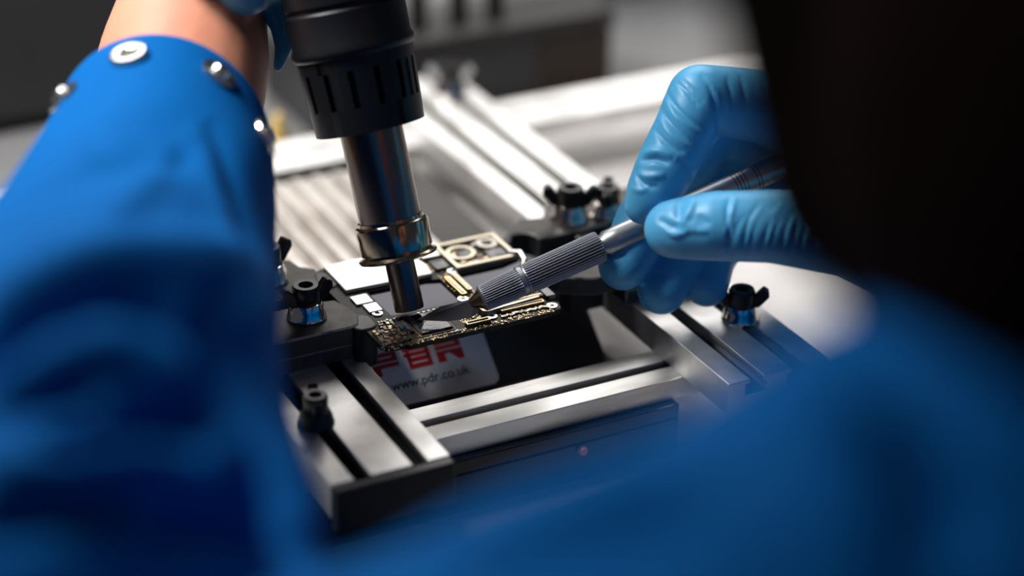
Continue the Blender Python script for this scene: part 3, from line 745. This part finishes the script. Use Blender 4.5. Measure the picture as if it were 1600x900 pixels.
bm = folds(bm, sf)
# the hem: a slightly proud band round the opening
sv = obj('sleeve', bm, 'coat', coat, smooth='all', label='bright blue left sleeve with snap buttons at the open cuff')
sd = sv.modifiers.new('solid', 'SOLIDIFY'); sd.thickness = 0.0012; sd.offset = 0.0
# snap buttons round the cuff
bm_s = bmesh.new(); bm_s.from_mesh(sv.data); bm_s.transform(Matrix.Scale(1/S, 4)); bm_s.transform(Matrix.Translation(WL[sv.name]))
bm_s.verts.ensure_lookup_table(); bm_s.normal_update()
co = np.array([v.co[:] for v in bm_s.verts]); X, Y, Z = proj(co); no = np.array([v.normal[:] for v in bm_s.verts])
outw = co-cen[np.repeat(np.arange(NU), NV)[:len(co)]]
facing = ((CAM-co)*outw).sum(1)/np.linalg.norm(outw, axis=1) > -60
def snap(px, py, closed, d=10.2):
    dd = np.hypot(X-px, Y-py)+np.where(facing, 0, 1e5); i = int(np.argmin(dd))
    c = co[i]; nn = no[i]; ax = cen[int(np.argmin(((cen-c)**2).sum(1)))]
    if nn@(c-ax) < 0: nn = -nn
    c = c+nn*.4
    mt_ = frame_of(c+nn*.3, c+nn*3)
    r = d/2
    if closed:    # stud half: base ring with a raised centre post
        s = obj('snap_button', lathe([(0, 0), (r, 0), (r, .6), (r*.85, 1.0), (r*.6, .9), (0, .9)], 32, mt_), 'snap', coat, smooth=True)
        obj('stud', lathe([(0, .8), (r*.42, .8), (r*.48, 1.7), (r*.36, 2.5), (0, 2.7)], 24, mt_), 'snap', s, smooth=True)
    else:         # socket half: thick rolled ring round a hole
        s = obj('snap_button', lathe([(r*.36, .1), (r*.98, .1), (r*1.0, .8), (r*.88, 1.5), (r*.62, 1.7), (r*.42, 1.3), (r*.36, .6), (r*.36, .11)], 32, mt_), 'snap', coat, smooth=True)
        obj('socket', lathe([(0, .15), (r*.36, .15), (r*.36, .4), (0, .4)], 20, mt_), 'brass', s, smooth=True)
snap(205, 90, False); snap(337, 118, True); snap(103, 156, True); snap(409, 214, True)
bm_s.free()
# hair
bm = bmesh.new()
for s_ in (-1, 1): capsules(bm, [(hd(s_*58, 10, 20), 20), (hd(s_*64, -12, -5), 20), (hd(s_*58, -6, -35), 20)])
ellipsoid(bm, hd(0, -10, 8), 79, 92, 96, HR); ellipsoid(bm, hd(0, -35, -30), 76, 72, 80, HR)
capsules(bm, [(hd(-50, -5, -10), 22), (hd(-42, -8, -70), 22), (hd(-34, -10, -120), 20)]); capsules(bm, [(hd(50, -5, -10), 22), (hd(42, -8, -70), 22), (hd(34, -10, -120), 20)])
capsules(bm, [(hd(0, -50, -40), 60), (hd(0, -50, -120), 50)])
obj('hair', fused(bm, 2.4, 6), 'hair', body, smooth='all', label='dark hair')

# ------------------------------------------------------------------ background
t = thing('equipment_case', 'large dark grey case at the back left behind the sleeve', 'case', (-120, 380, -12))
obj('shell', boxes((-420, 36, 292, 470, -9, 120)), 'case', t, bevel=6)
for x in (-390, 10):
    for y in (310, 450): obj('foot', lathe([(0, -12), (9, -12), (8, -9), (0, -9)], 20, Matrix.Translation((x, y, 0))), 'blackp', t)
t = thing('tool_tray', 'low dark tool tray with a grey top behind the back cross rail', 'tray', (130, 260, -12))
obj('body', boxes((52, 184, 232, 292, -12, 17)), 'case', t, bevel=1.5)
obj('end_panel', boxes((150, 184.6, 231.4, 232, -11, 16)), 'brown', t)
obj('rim', boxes((50, 186, 230, 262, 17, 24)), 'tray', t, bevel=1.2)
sd_lab = ['leftmost of the three black screwdrivers standing on the tool tray', 'middle one of the three black screwdrivers standing on the tool tray', 'rightmost of the three black screwdrivers standing on the tool tray']
base_sd = None
for k, px in enumerate((655, 718, 775)):
    d = ray(px, 50); tq = (242-CAM[1])/d[1]; x = float((CAM+d*tq)[0])
    if base_sd is None:
        base_sd = thing('screwdriver', sd_lab[0], 'screwdriver', (x, 243, 24), 'screwdrivers on the tool tray')
        obj('handle', lathe([(0, 0), (3.4, 0), (3.8, 2), (3.8, 34), (3.2, 38), (4.2, 44), (4.2, 80), (3, 84), (0, 85)], 24), 'blackp', base_sd, smooth=True, local=True)
        obj('cap', lathe([(0, 85), (3.2, 85), (3.2, 88), (0, 89)], 24), 'snap', base_sd, smooth=True, local=True)
    else: copy_tree(base_sd, (x, 243, 24), label=sd_lab[k])
yp = at(436, 214, 6)
o = obj('cable_plug', lathe([(0, -12), (4.5, -12), (4.5, 2), (3.6, 8), (1.6, 15), (0, 16)], 24, Matrix.Translation((float(yp[0]), float(yp[1]), 0))), 'yellow', loc=(float(yp[0]), float(yp[1]), -12), smooth=True)
tag(o, 'small yellow plastic plug behind the back cross rail beside the cuff', 'plug')
t = thing('storage_box', 'low warm grey storage box at the very back right of the workbench', 'box', (330, 420, -12))
obj('body', boxes((232, 480, 330, 560, -12, 20)), 'wall', t, bevel=3)
obj('lid', boxes((229, 483, 327, 563, 20, 27)), 'wall', t, bevel=2)
